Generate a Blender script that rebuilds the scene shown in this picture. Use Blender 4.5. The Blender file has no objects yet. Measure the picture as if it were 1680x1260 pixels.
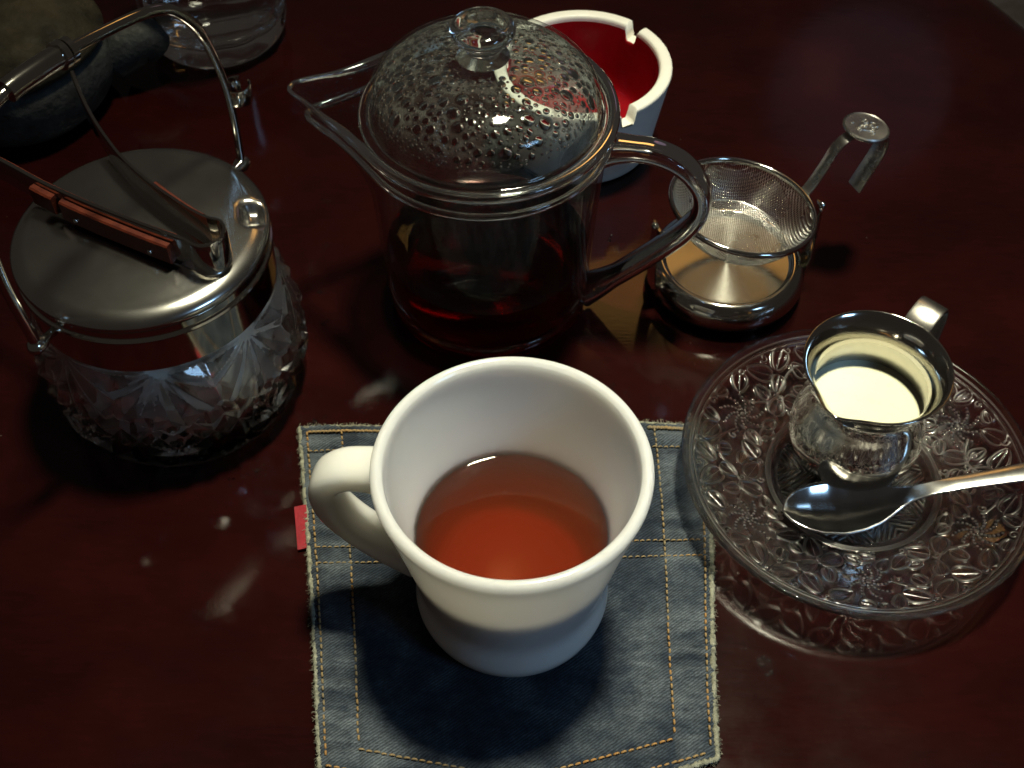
import bpy, math, random
import numpy as np
from mathutils import Vector, Matrix

rnd = random.Random(11)
PI = math.pi
scene = bpy.context.scene
COL = scene.collection

# ------------------------------------------------------------------ camera, world, lamps, exposure
cam_d = bpy.data.cameras.new('camera'); cam = bpy.data.objects.new('camera', cam_d); COL.objects.link(cam)
cam.location = (0, 0, 0.400); cam.rotation_euler = (math.radians(90 - 51.3), 0, 0)
cam_d.sensor_width = 36; cam_d.lens = 2050 / 1680 * 36
cam_d.clip_start = 0.01; cam_d.clip_end = 20
cam_d.dof.use_dof = True; cam_d.dof.focus_distance = 0.42; cam_d.dof.aperture_fstop = 32
scene.camera = cam

world = bpy.data.worlds.new('World'); scene.world = world; world.use_nodes = True
bg = world.node_tree.nodes['Background']
bg.inputs[0].default_value = (1.0, 0.86, 0.74, 1); bg.inputs[1].default_value = 0.026

def area(name, loc, target, size, power, color, shape='DISK', size_y=None):
    d = bpy.data.lights.new(name, 'AREA'); d.shape = shape; d.size = size
    if size_y: d.size_y = size_y
    d.energy = power; d.color = color
    o = bpy.data.objects.new(name, d); COL.objects.link(o); o.location = loc
    o.rotation_euler = (Vector(target) - Vector(loc)).to_track_quat('-Z', 'Y').to_euler()
    return o
key = area('pendant_lamp', (0.20, 0.575, 1.75), (0.05, 0.26, 0), 0.20, 1.8, (1.0, 0.95, 0.70))
cool = area('cool_window_light', (0.80, -0.36, 0.75), (0.05, 0.32, 0.05), 0.26, 2.6, (0.36, 0.64, 1.0), 'RECTANGLE', 0.17)
gold = area('golden_wall_lamp', (0.30, 1.46, 1.20), (0.06, 0.36, 0.0), 0.42, 0.36, (1.0, 0.50, 0.13), 'RECTANGLE', 0.16)
haze_l = area('added_mauve_light', (0.63, 1.66, 0.82), (0.15, 0.45, 0.0), 0.30, 0.031, (0.80, 0.56, 0.80), 'ELLIPSE', 0.34)  # added light, only gives the soft mauve haze mirrored in the table top
red_spot_l = area('added_red_light', (0.565, 1.69, 0.80), (0.15, 0.45, 0.0), 0.085, 0.004, (1.0, 0.22, 0.12))  # added light, only gives a small red spot within that mirrored haze
key.data.spread = math.radians(34)
for l in (key, cool): l.data.cycles.is_caustics_light = True

scene.render.engine = 'CYCLES'
cy = scene.cycles
cy.max_bounces = 24; cy.diffuse_bounces = 4; cy.glossy_bounces = 8; cy.transmission_bounces = 20; cy.transparent_max_bounces = 40
cy.caustics_reflective = False; cy.caustics_refractive = True; cy.blur_glossy = 0.3
cy.sample_clamp_indirect = 6.0; cy.sample_clamp_direct = 0
cy.use_denoising = True
try: cy.denoiser = 'OPENIMAGEDENOISE'
except Exception: pass
vs = scene.view_settings
vs.view_transform = 'Standard'; vs.look = 'None'; vs.exposure = 0.0; vs.gamma = 1.0; vs.use_curve_mapping = False

# ------------------------------------------------------------------ mesh helpers
def mesh_data(name, V, F, mat, smooth=True, sharp=None):
    me = bpy.data.meshes.new(name)
    me.from_pydata([tuple(v) for v in V], [], [tuple(f) for f in F]); me.update()
    if mat: me.materials.append(mat)
    if smooth:
        me.shade_smooth()
        if sharp: me.set_sharp_from_angle(angle=math.radians(sharp))
    else: me.shade_flat()
    return me
def link(name, me, parent=None, loc=None, rot=None):
    o = bpy.data.objects.new(name, me); COL.objects.link(o)
    if parent: o.parent = parent
    if loc is not None: o.location = loc
    if rot is not None: o.rotation_euler = rot
    return o
def obj(name, VF, mat, parent=None, smooth=True, sharp=None, loc=None, rot=None):
    return link(name, mesh_data(name, VF[0], VF[1], mat, smooth, sharp), parent, loc, rot)
def tag(o, label, cat, group=None):
    o['label'] = label; o['category'] = cat
    if group: o['group'] = group
    return o
def thing(name, loc, label, cat, rz=0, group=None):
    o = bpy.data.objects.new(name, None); COL.objects.link(o); o.location = loc; o.rotation_euler = (0, 0, rz)
    o.empty_display_size = 0.01
    return tag(o, label, cat, group)
def join(*vfs):
    V = []; F = []
    for v, f in vfs:
        n = len(V); V += [tuple(x) for x in v]; F += [tuple(i + n for i in q) for q in f]
    return V, F
def cr(pts, k=6):
    """Catmull-Rom through points (any dimension)."""
    P = [np.array(p, float) for p in pts]; P = [2 * P[0] - P[1]] + P + [2 * P[-1] - P[-2]]
    out = []
    for i in range(1, len(P) - 2):
        a, b, c, d = P[i - 1], P[i], P[i + 1], P[i + 2]
        for j in range(k):
            t = j / k
            out.append(0.5 * (2 * b + (c - a) * t + (2 * a - 5 * b + 4 * c - d) * t * t + (3 * b - a - 3 * c + d) * t ** 3))
    out.append(P[-2]); return out
def lathe(prof, n=96, fn=None, closed=False):
    """Revolve (r, z); r<1e-6 makes a pole. fn(r, theta, z, i) -> (r, z)."""
    V = []; rows = []; F = []
    for i, (r, z) in enumerate(prof):
        if r < 1e-6:
            rows.append([len(V)]); V.append((0, 0, z))
        else:
            row = []
            for k in range(n):
                t = 2 * PI * k / n; rr, zz = (r, z) if fn is None else fn(r, t, z, i)
                row.append(len(V)); V.append((rr * math.cos(t), rr * math.sin(t), zz))
            rows.append(row)
    pairs = list(zip(rows, rows[1:]))
    if closed: pairs.append((rows[-1], rows[0]))
    for a, b in pairs:
        if len(a) == 1 and len(b) == 1: continue
        for k in range(n):
            k2 = (k + 1) % n
            if len(a) == 1: F.append((a[0], b[k2], b[k]))
            elif len(b) == 1: F.append((a[k], a[k2], b[0]))
            else: F.append((a[k], a[k2], b[k2], b[k]))
    return V, F
def sweep(path, A, B, n=14, ref=(0, 0, 1), e=2.0, closed=False, caps=True, twist=0.0):
    """Sweep a superellipse (half-size A sideways, B along the other normal) along a path."""
    P = [Vector(p) for p in path]; m = len(P); V = []; F = []
    ref = Vector(ref)
    for i in range(m):
        if closed: T = P[(i + 1) % m] - P[i - 1]
        else: T = P[min(i + 1, m - 1)] - P[max(i - 1, 0)]
        T.normalize(); S = T.cross(ref)
        if S.length < 1e-6: S = T.cross(Vector((0.3, 1, 0.2)))
        S.normalize(); U = S.cross(T).normalized()
        a = A(i / (m - 1)) if callable(A) else A; b = B(i / (m - 1)) if callable(B) else B
        for k in range(n):
            t = 2 * PI * k / n + twist; c, s = math.cos(t), math.sin(t)
            x = a * math.copysign(abs(c) ** (2 / e), c); y = b * math.copysign(abs(s) ** (2 / e), s)
            V.append(tuple(P[i] + S * x + U * y))
    rng = m if closed else m - 1
    for i in range(rng):
        j = (i + 1) % m
        for k in range(n):
            k2 = (k + 1) % n
            F.append((i * n + k, i * n + k2, j * n + k2, j * n + k))
    if caps and not closed:
        F.append(tuple(range(n - 1, -1, -1))); F.append(tuple((m - 1) * n + k for k in range(n)))
    return V, F
def ball(r, c=(0, 0, 0), n=10, m=6, sz=1.0):
    V, F = lathe([(r * math.sin(PI * i / m) if 0 < i < m else 0, -r * sz * math.cos(PI * i / m)) for i in range(m + 1)], n)
    return [(x + c[0], y + c[1], z + c[2]) for x, y, z in V], F
def box(cx, cy, cz, sx, sy, sz, rz=0):
    V = []
    for z in (-1, 1):
        for x, y in ((-1, -1), (1, -1), (1, 1), (-1, 1)):
            X, Y = x * sx / 2, y * sy / 2
            V.append((cx + X * math.cos(rz) - Y * math.sin(rz), cy + X * math.sin(rz) + Y * math.cos(rz), cz + z * sz / 2))
    return V, [(3, 2, 1, 0), (4, 5, 6, 7), (0, 1, 5, 4), (1, 2, 6, 5), (2, 3, 7, 6), (3, 0, 4, 7)]
def ss(a, b, x):
    t = min(1, max(0, (x - a) / (b - a))); return t * t * (3 - 2 * t)

# ------------------------------------------------------------------ material helpers
class NT:
    def __init__(s, name):
        s.m = bpy.data.materials.new(name); s.m.use_nodes = True; s.t = s.m.node_tree; s.n = s.t.nodes
        s.bsdf = s.n.get('Principled BSDF'); s.out = s.n.get('Material Output')
    def new(s, typ, **kw):
        nd = s.n.new(typ)
        for k, v in kw.items():
            if k.startswith('i_'):
                key_ = k[2:]; key_ = int(key_) if key_.isdigit() else key_.replace('_', ' ')
                nd.inputs[key_].default_value = v
            else: setattr(nd, k, v)
        return nd
    def l(s, a, b): s.t.links.new(a, b)
    def coord(s, which='Object', scale=(1, 1, 1), rot=(0, 0, 0)):
        c = s.new('ShaderNodeTexCoord'); mp = s.new('ShaderNodeMapping')
        mp.inputs['Scale'].default_value = scale; mp.inputs['Rotation'].default_value = rot
        s.l(c.outputs[which], mp.inputs['Vector']); return mp.outputs[0]
    def noise(s, vec, scale, detail=4, rough=0.55):
        nd = s.new('ShaderNodeTexNoise'); nd.inputs['Scale'].default_value = scale
        nd.inputs['Detail'].default_value = detail; nd.inputs['Roughness'].default_value = rough
        s.l(vec, nd.inputs['Vector']); return nd.outputs['Fac']
    def ramp(s, fac, stops):
        r = s.new('ShaderNodeValToRGB'); e = r.color_ramp.elements
        while len(e) < len(stops): e.new(0.5)
        for q, (p, c) in zip(e, stops): q.position = p; q.color = c if len(c) == 4 else (*c, 1)
        s.l(fac, r.inputs[0]); return r.outputs[0]
    def mix(s, fac, a, b, mode='MIX'):
        m = s.new('ShaderNodeMix', data_type='RGBA', blend_type=mode)
        for src, i in ((fac, 0), (a, 6), (b, 7)):
            if hasattr(src, 'is_output'): s.l(src, m.inputs[i])
            else: m.inputs[i].default_value = src if not isinstance(src, tuple) or len(src) == 4 else (*src, 1)
        return m.outputs[2]
    def math(s, op, a, b=None, c=None, clamp=False):
        m = s.new('ShaderNodeMath', operation=op); m.use_clamp = clamp
        for i, v in enumerate((a, b, c)):
            if v is None: continue
            if hasattr(v, 'is_output'): s.l(v, m.inputs[i])
            else: m.inputs[i].default_value = v
        return m.outputs[0]
    def rng(s, v, a, b, c, d):
        m = s.new('ShaderNodeMapRange'); s.l(v, m.inputs[0])
        for i, q in enumerate((a, b, c, d)): m.inputs[i + 1].default_value = q
        return m.outputs[0]
    def bump(s, h, strength, dist=0.001):
        b = s.new('ShaderNodeBump'); b.inputs['Strength'].default_value = strength; b.inputs['Distance'].default_value = dist
        s.l(h, b.inputs['Height']); s.l(b.outputs[0], s.bsdf.inputs['Normal']); return b
    def set(s, **kw):
        for k, v in kw.items():
            i = s.bsdf.inputs[k.replace('_', ' ')]
            if hasattr(v, 'is_output'): s.l(v, i)
            else: i.default_value = v if not (isinstance(v, tuple) and len(v) == 3 and i.type == 'RGBA') else (*v, 1)

def plain(name, color, rough=0.5, metal=0.0, var=0.12, vs_=60, spec=0.5, bump=0.0, bscale=400, bdist=0.0005, coat=0.0):
    k = NT(name); c = k.coord()
    f = k.noise(c, vs_, 4)
    lo = tuple(x * (1 - var) for x in color); hi = tuple(min(1, x * (1 + var)) for x in color)
    k.set(Base_Color=k.ramp(f, [(0.3, lo), (0.7, hi)]), Metallic=metal, Specular_IOR_Level=spec, Coat_Weight=coat)
    k.set(Roughness=k.rng(k.noise(c, vs_ * 2.7, 3), 0.3, 0.7, rough * 0.82, min(1, rough * 1.2)))
    if bump: k.bump(k.noise(c, bscale, 4), bump, bdist)
    return k.m

def glass(name, ior=1.5, color=(0.97, 0.98, 0.97), rough=0.05):
    k = NT(name)
    k.set(Base_Color=color, Roughness=rough, IOR=ior, Transmission_Weight=1.0)
    c = k.coord(); k.set(Roughness=k.rng(k.noise(c, 90, 3), 0.4, 0.75, rough, rough * 1.6))
    return k.m
def thin_glass(name, tint=(0.93, 0.95, 0.94)):
    """One wall of a thin blown sheet: straight-through transmission plus a Fresnel mirror."""
    k = NT(name)
    tr = k.new('ShaderNodeBsdfTransparent'); tr.inputs[0].default_value = (*tint, 1)
    gl = k.new('ShaderNodeBsdfGlossy'); gl.inputs['Roughness'].default_value = 0.05
    lw = k.new('ShaderNodeLayerWeight'); lw.inputs['Blend'].default_value = 0.5
    f = k.math('POWER', lw.outputs['Facing'], 5.0)
    f = k.math('MULTIPLY_ADD', f, 0.85, 0.013, clamp=True)
    mx = k.new('ShaderNodeMixShader'); k.l(f, mx.inputs[0]); k.l(tr.outputs[0], mx.inputs[1]); k.l(gl.outputs[0], mx.inputs[2])
    k.l(mx.outputs[0], k.out.inputs['Surface']); return k.m
def liquid(name, absorb, density, ior=1.333):
    k = NT(name)
    k.set(Base_Color=(1, 1, 1), Roughness=0.0, IOR=ior, Transmission_Weight=1.0)
    va = k.new('ShaderNodeVolumeAbsorption'); va.inputs['Color'].default_value = (*absorb, 1); va.inputs['Density'].default_value = density
    k.l(va.outputs[0], k.out.inputs['Volume']); return k.m

def steel(name, color=(0.60, 0.575, 0.53), rough=0.16, scratch=0.06, bscale=300, even=False):
    k = NT(name); c = k.coord()
    n1 = k.noise(c, 45, 5); n2 = k.noise(c, bscale, 3)
    k.set(Base_Color=k.ramp(n1, [(0.3, tuple(x * 0.9 for x in color)), (0.75, color)]), Metallic=1.0)
    k.set(Roughness=k.rng(n1, 0.3, 0.75, rough * (0.92 if even else 0.7), rough * (1.1 if even else 1.35)))
    if scratch: k.bump(n2, scratch, 0.0002)
    return k.m

# table top: dark mahogany lacquer
k = NT('mahogany_lacquer'); c = k.coord('Object', (9, 60, 9), (0, 0, 0.5)); c2 = k.coord('Object')
g = k.noise(k.coord('Object', (14, 20, 14), (0, 0, 0.9)), 1.0, 6, 0.6); fine = k.noise(k.coord('Object', (40, 300, 40), (0, 0, 1.15)), 2, 4)
col = k.ramp(g, [(0.30, (0.0085, 0.0016, 0.0016)), (0.5, (0.0135, 0.0022, 0.0021)), (0.70, (0.0200, 0.0031, 0.0026))])
col = k.mix(0.12, col, k.ramp(fine, [(0.35, (0.006, 0.0012, 0.0012)), (0.65, (0.028, 0.0045, 0.0036))]))
sm = k.noise(c2, 14, 6, 0.65)
vd = k.new('ShaderNodeTexVoronoi', feature='F1'); vd.inputs['Scale'].default_value = 120; k.l(c2, vd.inputs['Vector'])
dust = k.math('MULTIPLY', k.rng(vd.outputs['Distance'], 0.05, 0.03, 0.0, 1.0), k.rng(k.noise(c2, 30, 3), 0.55, 0.7, 0.0, 1.0))
col = k.mix(dust, col, (0.12, 0.10, 0.085))
k.set(Base_Color=col, Roughness=k.rng(sm, 0.35, 0.75, 0.07, 0.16), Specular_IOR_Level=0.34)
k.bump(fine, 0.05, 0.0003)
M_table = k.m
k = NT('beige_floor'); c = k.coord(); k.set(Base_Color=k.ramp(k.noise(c, 12, 5), [(0.35, (0.45, 0.32, 0.20)), (0.6, (0.80, 0.68, 0.50))]), Roughness=0.5)
M_floor = k.m

# milk glass
k = NT('milk_glass'); c = k.coord()
k.set(Base_Color=k.ramp(k.noise(c, 30, 4), [(0.3, (0.785, 0.79, 0.75)), (0.7, (0.82, 0.825, 0.79))]), Roughness=k.rng(k.noise(c, 70, 4), 0.3, 0.7, 0.07, 0.15),
      Specular_IOR_Level=0.5, Subsurface_Weight=1.0, Subsurface_Radius=(0.0140, 0.0135, 0.0125), Subsurface_Scale=1.0)
k.bump(k.noise(c, 130, 3), 0.05, 0.0005)
M_milkglass = k.m
M_tea = liquid('black_tea', (0.966, 0.48, 0.10), 30)
M_pottea = liquid('strong_black_tea', (0.80, 0.16, 0.03), 150)
M_water = liquid('water', (0.9, 0.95, 0.97), 2)
M_glass = glass('clear_glass'); M_cut = glass('cut_crystal', 1.54, (0.97, 0.965, 0.95), 0.04); M_press = glass('pressed_glass', 1.51, (0.975, 0.975, 0.965), 0.10)
t_ = M_press.node_tree; at_ = t_.nodes.new('ShaderNodeAttribute'); at_.attribute_name = 'frost'
mr_ = t_.nodes.new('ShaderNodeMapRange'); mr_.inputs[3].default_value = 0.07; mr_.inputs[4].default_value = 0.31
t_.links.new(at_.outputs['Fac'], mr_.inputs[0]); t_.links.new(mr_.outputs[0], t_.nodes['Principled BSDF'].inputs['Roughness'])
def part_clear(m, f):
    t = m.node_tree; out = t.nodes['Material Output']; b = t.nodes['Principled BSDF']
    tr = t.nodes.new('ShaderNodeBsdfTransparent'); mx = t.nodes.new('ShaderNodeMixShader'); mx.inputs[0].default_value = f
    t.links.new(b.outputs[0], mx.inputs[1]); t.links.new(tr.outputs[0], mx.inputs[2]); t.links.new(mx.outputs[0], out.inputs['Surface'])
part_clear(M_cut, 0.24); part_clear(M_press, 0.20)
k = NT('cloudy_ice'); k.set(Base_Color=(0.90, 0.89, 0.84), Roughness=0.25, Specular_IOR_Level=0.5); c = k.coord(); k.bump(k.noise(c, 220, 4), 0.5, 0.001); M_ice = k.m
M_thin = thin_glass('blown_glass_wall')
M_drop = glass('condensed_water', 1.33, (1, 1, 1), 0.09)
M_steel = steel('polished_steel', rough=0.10); M_brush = steel('brushed_steel', (0.58, 0.56, 0.52), 0.30, 0.12, 500)
M_spoon = steel('spoon_steel', (0.58, 0.58, 0.57), 0.20, 0.05)
M_satin = steel('satin_steel', (0.60, 0.58, 0.53), 0.36, 0.1, 500)
M_lid = steel('worn_steel', (0.60, 0.59, 0.56), 0.20, 0.06, 260, True)
M_wire = steel('wire_steel', (0.46, 0.45, 0.42), 0.28, 0)
# radial brushed disc
k = NT('radially_brushed_steel'); tg = k.new('ShaderNodeTangent', direction_type='RADIAL', axis='Z')
k.set(Base_Color=(0.44, 0.44, 0.40), Metallic=1.0, Roughness=0.22, Anisotropic=0.9, Anisotropic_Rotation=0.25); k.l(tg.outputs[0], k.bsdf.inputs['Tangent'])
M_radial = k.m
M_white = plain('white_bisque_glaze', (0.82, 0.80, 0.72), 0.42, var=0.04, vs_=90, bump=0.12, bscale=260)
M_red = plain('red_glaze', (0.29, 0.005, 0.010), 0.20, var=0.18, vs_=70)
M_cream = plain('cream', (0.87, 0.86, 0.64), 0.30, var=0.02)
k = NT('red_brown_wood'); c = k.coord('Object', (200, 200, 900)); k.set(Base_Color=k.ramp(k.noise(c, 1, 5), [(0.3, (0.045, 0.007, 0.004)), (0.7, (0.125, 0.024, 0.010))]), Roughness=0.38)
M_wood = k.m
M_stone = plain('dark_stoneware', (0.020, 0.021, 0.019), 0.75, var=0.7, vs_=120, bump=0.9, bscale=260, bdist=0.001)
M_olive = plain('olive_glaze', (0.022, 0.017, 0.009), 0.8, var=0.9, vs_=45, spec=0.2, bump=1.0, bscale=150, bdist=0.002)
M_napkin = plain('pale_green_paper', (0.42, 0.46, 0.36), 0.8, var=0.08, vs_=80, bump=0.3)
M_redtab = plain('red_woven_tab', (0.26, 0.010, 0.020), 0.8, var=0.2, vs_=500, bump=0.3, bscale=2500)
k = NT('gold_thread'); c = k.coord(); k.set(Base_Color=k.ramp(k.noise(c, 45, 3), [(0.35, (0.19, 0.155, 0.095)), (0.5, (0.27, 0.185, 0.085)), (0.68, (0.36, 0.18, 0.05))]), Roughness=0.8)
M_thread = k.m
M_fray = plain('pale_denim_yarn', (0.26, 0.26, 0.20), 0.95, var=0.5, vs_=500, bump=0.8, bscale=2600, bdist=0.0008)

# denim
k = NT('washed_denim'); c = k.coord()
w = k.new('ShaderNodeTexWave', wave_type='BANDS', bands_direction='X'); w.inputs['Scale'].default_value = 330; w.inputs['Distortion'].default_value = 2.2
w.inputs['Detail'].default_value = 3; w.inputs['Detail Scale'].default_value = 2.0
k.l(k.coord('Object', (1, 1, 1), (0, 0, 0.95)), w.inputs['Vector'])
cross = k.noise(k.coord('Object', (500, 1900, 500)), 1, 3); cross2 = k.noise(k.coord('Object', (1900, 500, 500)), 1, 3)
big = k.noise(c, 55, 6, 0.62); med = k.noise(k.coord('Object', (120, 330, 120), (0, 0, 0.25)), 1, 5, 0.65)
base = k.ramp(big, [(0.32, (0.004, 0.0075, 0.015)), (0.47, (0.013, 0.020, 0.033)), (0.66, (0.055, 0.068, 0.084))])
at = k.new('ShaderNodeAttribute', attribute_name='wear')
base = k.mix(k.math('MULTIPLY', at.outputs['Fac'], k.rng(med, 0.35, 0.65, 0.15, 1.0)), base, (0.130, 0.152, 0.172))
weave = k.math('MULTIPLY', k.rng(w.outputs['Fac'], 0, 1, 0.62, 1.30), k.math('MULTIPLY', k.rng(cross, 0.3, 0.7, 0.72, 1.28), k.rng(cross2, 0.3, 0.7, 0.8, 1.2)))
wc = k.new('ShaderNodeCombineColor'); [k.l(weave, wc.inputs[i]) for i in range(3)]
k.set(Base_Color=k.mix(1.0, base, wc.outputs[0], 'MULTIPLY'), Roughness=0.95, Specular_IOR_Level=0.15, Sheen_Weight=0.15)
k.bump(k.math('ADD', w.outputs['Fac'], k.math('MULTIPLY', cross, 1.2)), 0.55, 0.0004)
M_denim = k.m

# fog of fine condensation: partly covers the glass, none where the drops sit
def fogmat(name, lo, hi):
    k = NT(name); c = k.coord()
    tr = k.new('ShaderNodeBsdfTransparent'); df = k.new('ShaderNodeBsdfDiffuse'); tl = k.new('ShaderNodeBsdfTranslucent')
    df.inputs[0].default_value = (0.85, 0.84, 0.80, 1); tl.inputs[0].default_value = (0.8, 0.8, 0.78, 1)
    m1 = k.new('ShaderNodeMixShader'); m1.inputs[0].default_value = 0.35; k.l(df.outputs[0], m1.inputs[1]); k.l(tl.outputs[0], m1.inputs[2])
    at = k.new('ShaderNodeAttribute', attribute_name='fog')
    vo = k.new('ShaderNodeTexVoronoi', feature='F1'); vo.inputs['Scale'].default_value = 1500; k.l(c, vo.inputs['Vector'])
    sp = k.rng(vo.outputs['Distance'], 0.2, 0.6, 0.55, 1.25)
    f = k.math('MULTIPLY', k.rng(k.noise(c, 110, 4), 0.35, 0.68, lo, hi), sp)
    f = k.math('MULTIPLY', f, at.outputs['Fac'], clamp=True)
    m2 = k.new('ShaderNodeMixShader'); k.l(f, m2.inputs[0]); k.l(tr.outputs[0], m2.inputs[1]); k.l(m1.outputs[0], m2.inputs[2])
    # droplets also scramble what lies behind
    rf = k.new('ShaderNodeBsdfRefraction'); rf.inputs['IOR'].default_value = 1.25; rf.inputs['Roughness'].default_value = 0.6
    m3 = k.new('ShaderNodeMixShader'); k.l(k.rng(at.outputs['Fac'], 1.25, 1.6, 0.0, 0.72), m3.inputs[0]); k.l(tr.outputs[0], m3.inputs[1]); k.l(rf.outputs[0], m3.inputs[2])
    k.l(m3.outputs[0], m2.inputs[1])
    k.l(m2.outputs[0], k.out.inputs['Surface']); return k.m
M_fog = fogmat('fine_condensation', 0.045, 0.105)

# ------------------------------------------------------------------ setting: round table, floor
TC = (-0.112, 0.398, 0)
V, F = lathe([(0, -0.03), (0.405, -0.03), (0.421, -0.026), (0.425, -0.015), (0.4225, -0.004), (0.417, -0.0008), (0.410, 0), (0, 0)], 256)
o = obj('table', (V, F), M_table, sharp=50, loc=TC); o['kind'] = 'structure'; table = o
o = obj('floor', ([(-3, -3, -0.72), (3, -3, -0.72), (3, 4, -0.72), (-3, 4, -0.72)], [(0, 1, 2, 3)]), M_floor); o['kind'] = 'structure'

# ------------------------------------------------------------------ denim pocket coaster
CT = thing('denim_coaster', (0, 0.22, 0), 'faded blue denim jeans pocket used as a coaster under the white mug', 'coaster')
oy = 0.22
TL, TR, BL, BR = np.array((-0.0845, 0.2958)), np.array((0.0765, 0.2985)), np.array((-0.0630, 0.1560)), np.array((0.0691, 0.1608))
TIP = np.array((0.0035, 0.1415))
def edge_l(v): return TL + (BL - TL) * v + np.array((0.0010 * math.sin(v * 3.1), 0))
def edge_r(v): return TR + (BR - TR) * v + np.array((0.0012 * math.sin(v * 5.0) - 0.0008 * math.sin(PI * v), 0))
def pocket(u, v):
    p = edge_l(v) * (1 - u) + edge_r(v) * u
    straight = BL * (1 - u) + BR * u
    vee = BL + (TIP - BL) * (u / 0.5) if u < 0.5 else TIP + (BR - TIP) * ((u - 0.5) / 0.5)
    p = p + (vee - straight) * ss(0.35, 1.0, v) * v
    top = 0.0016 * math.sin(u * PI * 3 + 0.6) * (1 - v) ** 6
    return p + np.array((0, top))
US = lambda v: (0.103, 0.875 + 0.018 * v)    # inner seams
NU, NV = 190, 190
V = []; wear = []
for j in range(NV + 1):
    v = j / NV
    for i in range(NU + 1):
        u = i / NU
        p = pocket(u, v)
        ul, ur = US(v)
        d = min(abs(u - ul) * 0.15, abs(u - ur) * 0.15, abs(u - 0.018) * 0.15, abs(u - 0.982) * 0.15, abs(v - 0.392) * 0.14, abs(v - 0.440) * 0.14, abs(v - 0.925) * 0.14, abs(v - 0.03) * 0.14, abs(v - 0.085) * 0.14)
        z = 0.0030 - 0.0007 * math.exp(-(d / 0.0011) ** 2)
        band = (u < ul or u > ur)
        puck = math.sin(v * 62 + 3 * math.sin(v * 17) + (9 if u > 0.5 else 2)) * (0.00045 if band else 0.00012 * math.exp(-min(abs(u - ul), abs(u - ur)) * 30))
        z += puck + 0.00018 * math.sin(u * 40 + 3 * math.sin(v * 23))
        eb = min(u, 1 - u, v * 1.0, 1 - v)
        z -= 0.0009 * (1 - ss(0, 0.012, eb))
        z -= 0.0022 * (1 - ss(0, 0.004, eb)) * 0.0
        jit = 0.0004 * math.sin(v * 310 + i) if i in (0, NU) else 0
        V.append((p[0] + jit, p[1] - oy + (0.0004 * math.sin(u * 290) if j in (0, NV) else 0), z))
        wv = 0.10
        if band: wv = 0.30 + 0.35 * ss(-0.2, 0.8, math.sin(v * 62 + 3 * math.sin(v * 17) + (9 if u > 0.5 else 2)))
        wv += 0.5 * math.exp(-((u - 0.16) / 0.08) ** 2 - ((v - 0.90) / 0.07) ** 2) + 0.35 * math.exp(-((u - 0.82) / 0.05) ** 2 - ((v - 0.72) / 0.16) ** 2)
        wv += 0.22 * math.exp(-((v - 0.97) / 0.05) ** 2) * (0.5 + 0.5 * math.sin(u * 55))
        wear.append(min(1, wv))
F = [(j * (NU + 1) + i, (j + 1) * (NU + 1) + i, (j + 1) * (NU + 1) + i + 1, j * (NU + 1) + i + 1) for j in range(NV) for i in range(NU)]
ring = [i for i in range(NU + 1)] + [j * (NU + 1) + NU for j in range(1, NV + 1)] + [NV * (NU + 1) + i for i in range(NU - 1, -1, -1)] + [j * (NU + 1) for j in range(NV - 1, 0, -1)]
b0 = len(V); V += [(V[q][0], V[q][1], 0.0006) for q in ring]; wear += [0.6] * len(ring)
for a in range(len(ring)):
    b = (a + 1) % len(ring); F.append((ring[a], ring[b], b0 + b, b0 + a))
pk = obj('pocket_panel', (V, F), M_denim, CT)
at = pk.data.attributes.new('wear', 'FLOAT', 'POINT'); at.data.foreach_set('value', wear)
# stitches, one short raised thread each, joined
def pl(fn, n=200): return [np.array(fn(i / n)) for i in range(n + 1)]
def stitch_line(pts, pitch=0.0026, r=0.00040, z=0.0029, gap=0.28):
    out = []; L = 0; seg = [(0, pts[0])]
    for a, b in zip(pts, pts[1:]): L += np.linalg.norm(b - a); seg.append((L, b))
    S = np.array([s for s, _ in seg]); X = np.array([q[0] for _, q in seg]); Y = np.array([q[1] for _, q in seg])
    at_ = lambda s: (float(np.interp(s, S, X)), float(np.interp(s, S, Y)) - oy)
    s = 0.0
    while s < L - pitch:
        e1 = s + pitch * (1 - gap) * rnd.uniform(0.9, 1.08); w_ = rnd.uniform(-0.00012, 0.00012)
        p = []
        for q, h in ((0, -0.0006), (0.18, 0.00005), (0.5, 0.00028), (0.82, 0.00005), (1, -0.0006)):
            x, y = at_(s + (e1 - s) * q); p.append((x + w_, y + w_ + (q - 0.5) * 0.0002, z + h))
        out.append(sweep(p, r, r * 0.85, 6)); s += pitch * rnd.uniform(0.95, 1.05)
    return out
S = []
S += stitch_line(pl(lambda t: pocket(US(t)[0], 0.02 + 0.905 * t)))
S += stitch_line(pl(lambda t: pocket(US(t)[1], 0.02 + 0.905 * t)))
S += stitch_line(pl(lambda t: pocket(0.018, 0.02 + 0.96 * t)))
S += stitch_line(pl(lambda t: pocket(0.982, 0.02 + 0.96 * t)))
S += stitch_line(pl(lambda t: pocket(0.103 + 0.79 * t, 0.925)))
S += stitch_line(pl(lambda t: pocket(0.018 + 0.964 * t, 0.98)))
S += stitch_line(pl(lambda t: pocket(0.018 + 0.964 * t, 0.392)), 0.0023, 0.0003)
S += stitch_line(pl(lambda t: pocket(0.018 + 0.964 * t, 0.440)), 0.0023, 0.0003)
S += stitch_line(pl(lambda t: pocket(0.018 + 0.964 * t, 0.085)), 0.0023, 0.0003)
S += stitch_line(pl(lambda t: pocket(0.02 + 0.2 * t, 0.022)), 0.0016, 0.00055, gap=0.05)
S += stitch_line(pl(lambda t: pocket(0.86 + 0.13 * t, 0.020)), 0.0016, 0.00075, gap=0.05)
o = obj('stitching', join(*S), M_thread, CT); o['kind'] = 'stuff'
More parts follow.
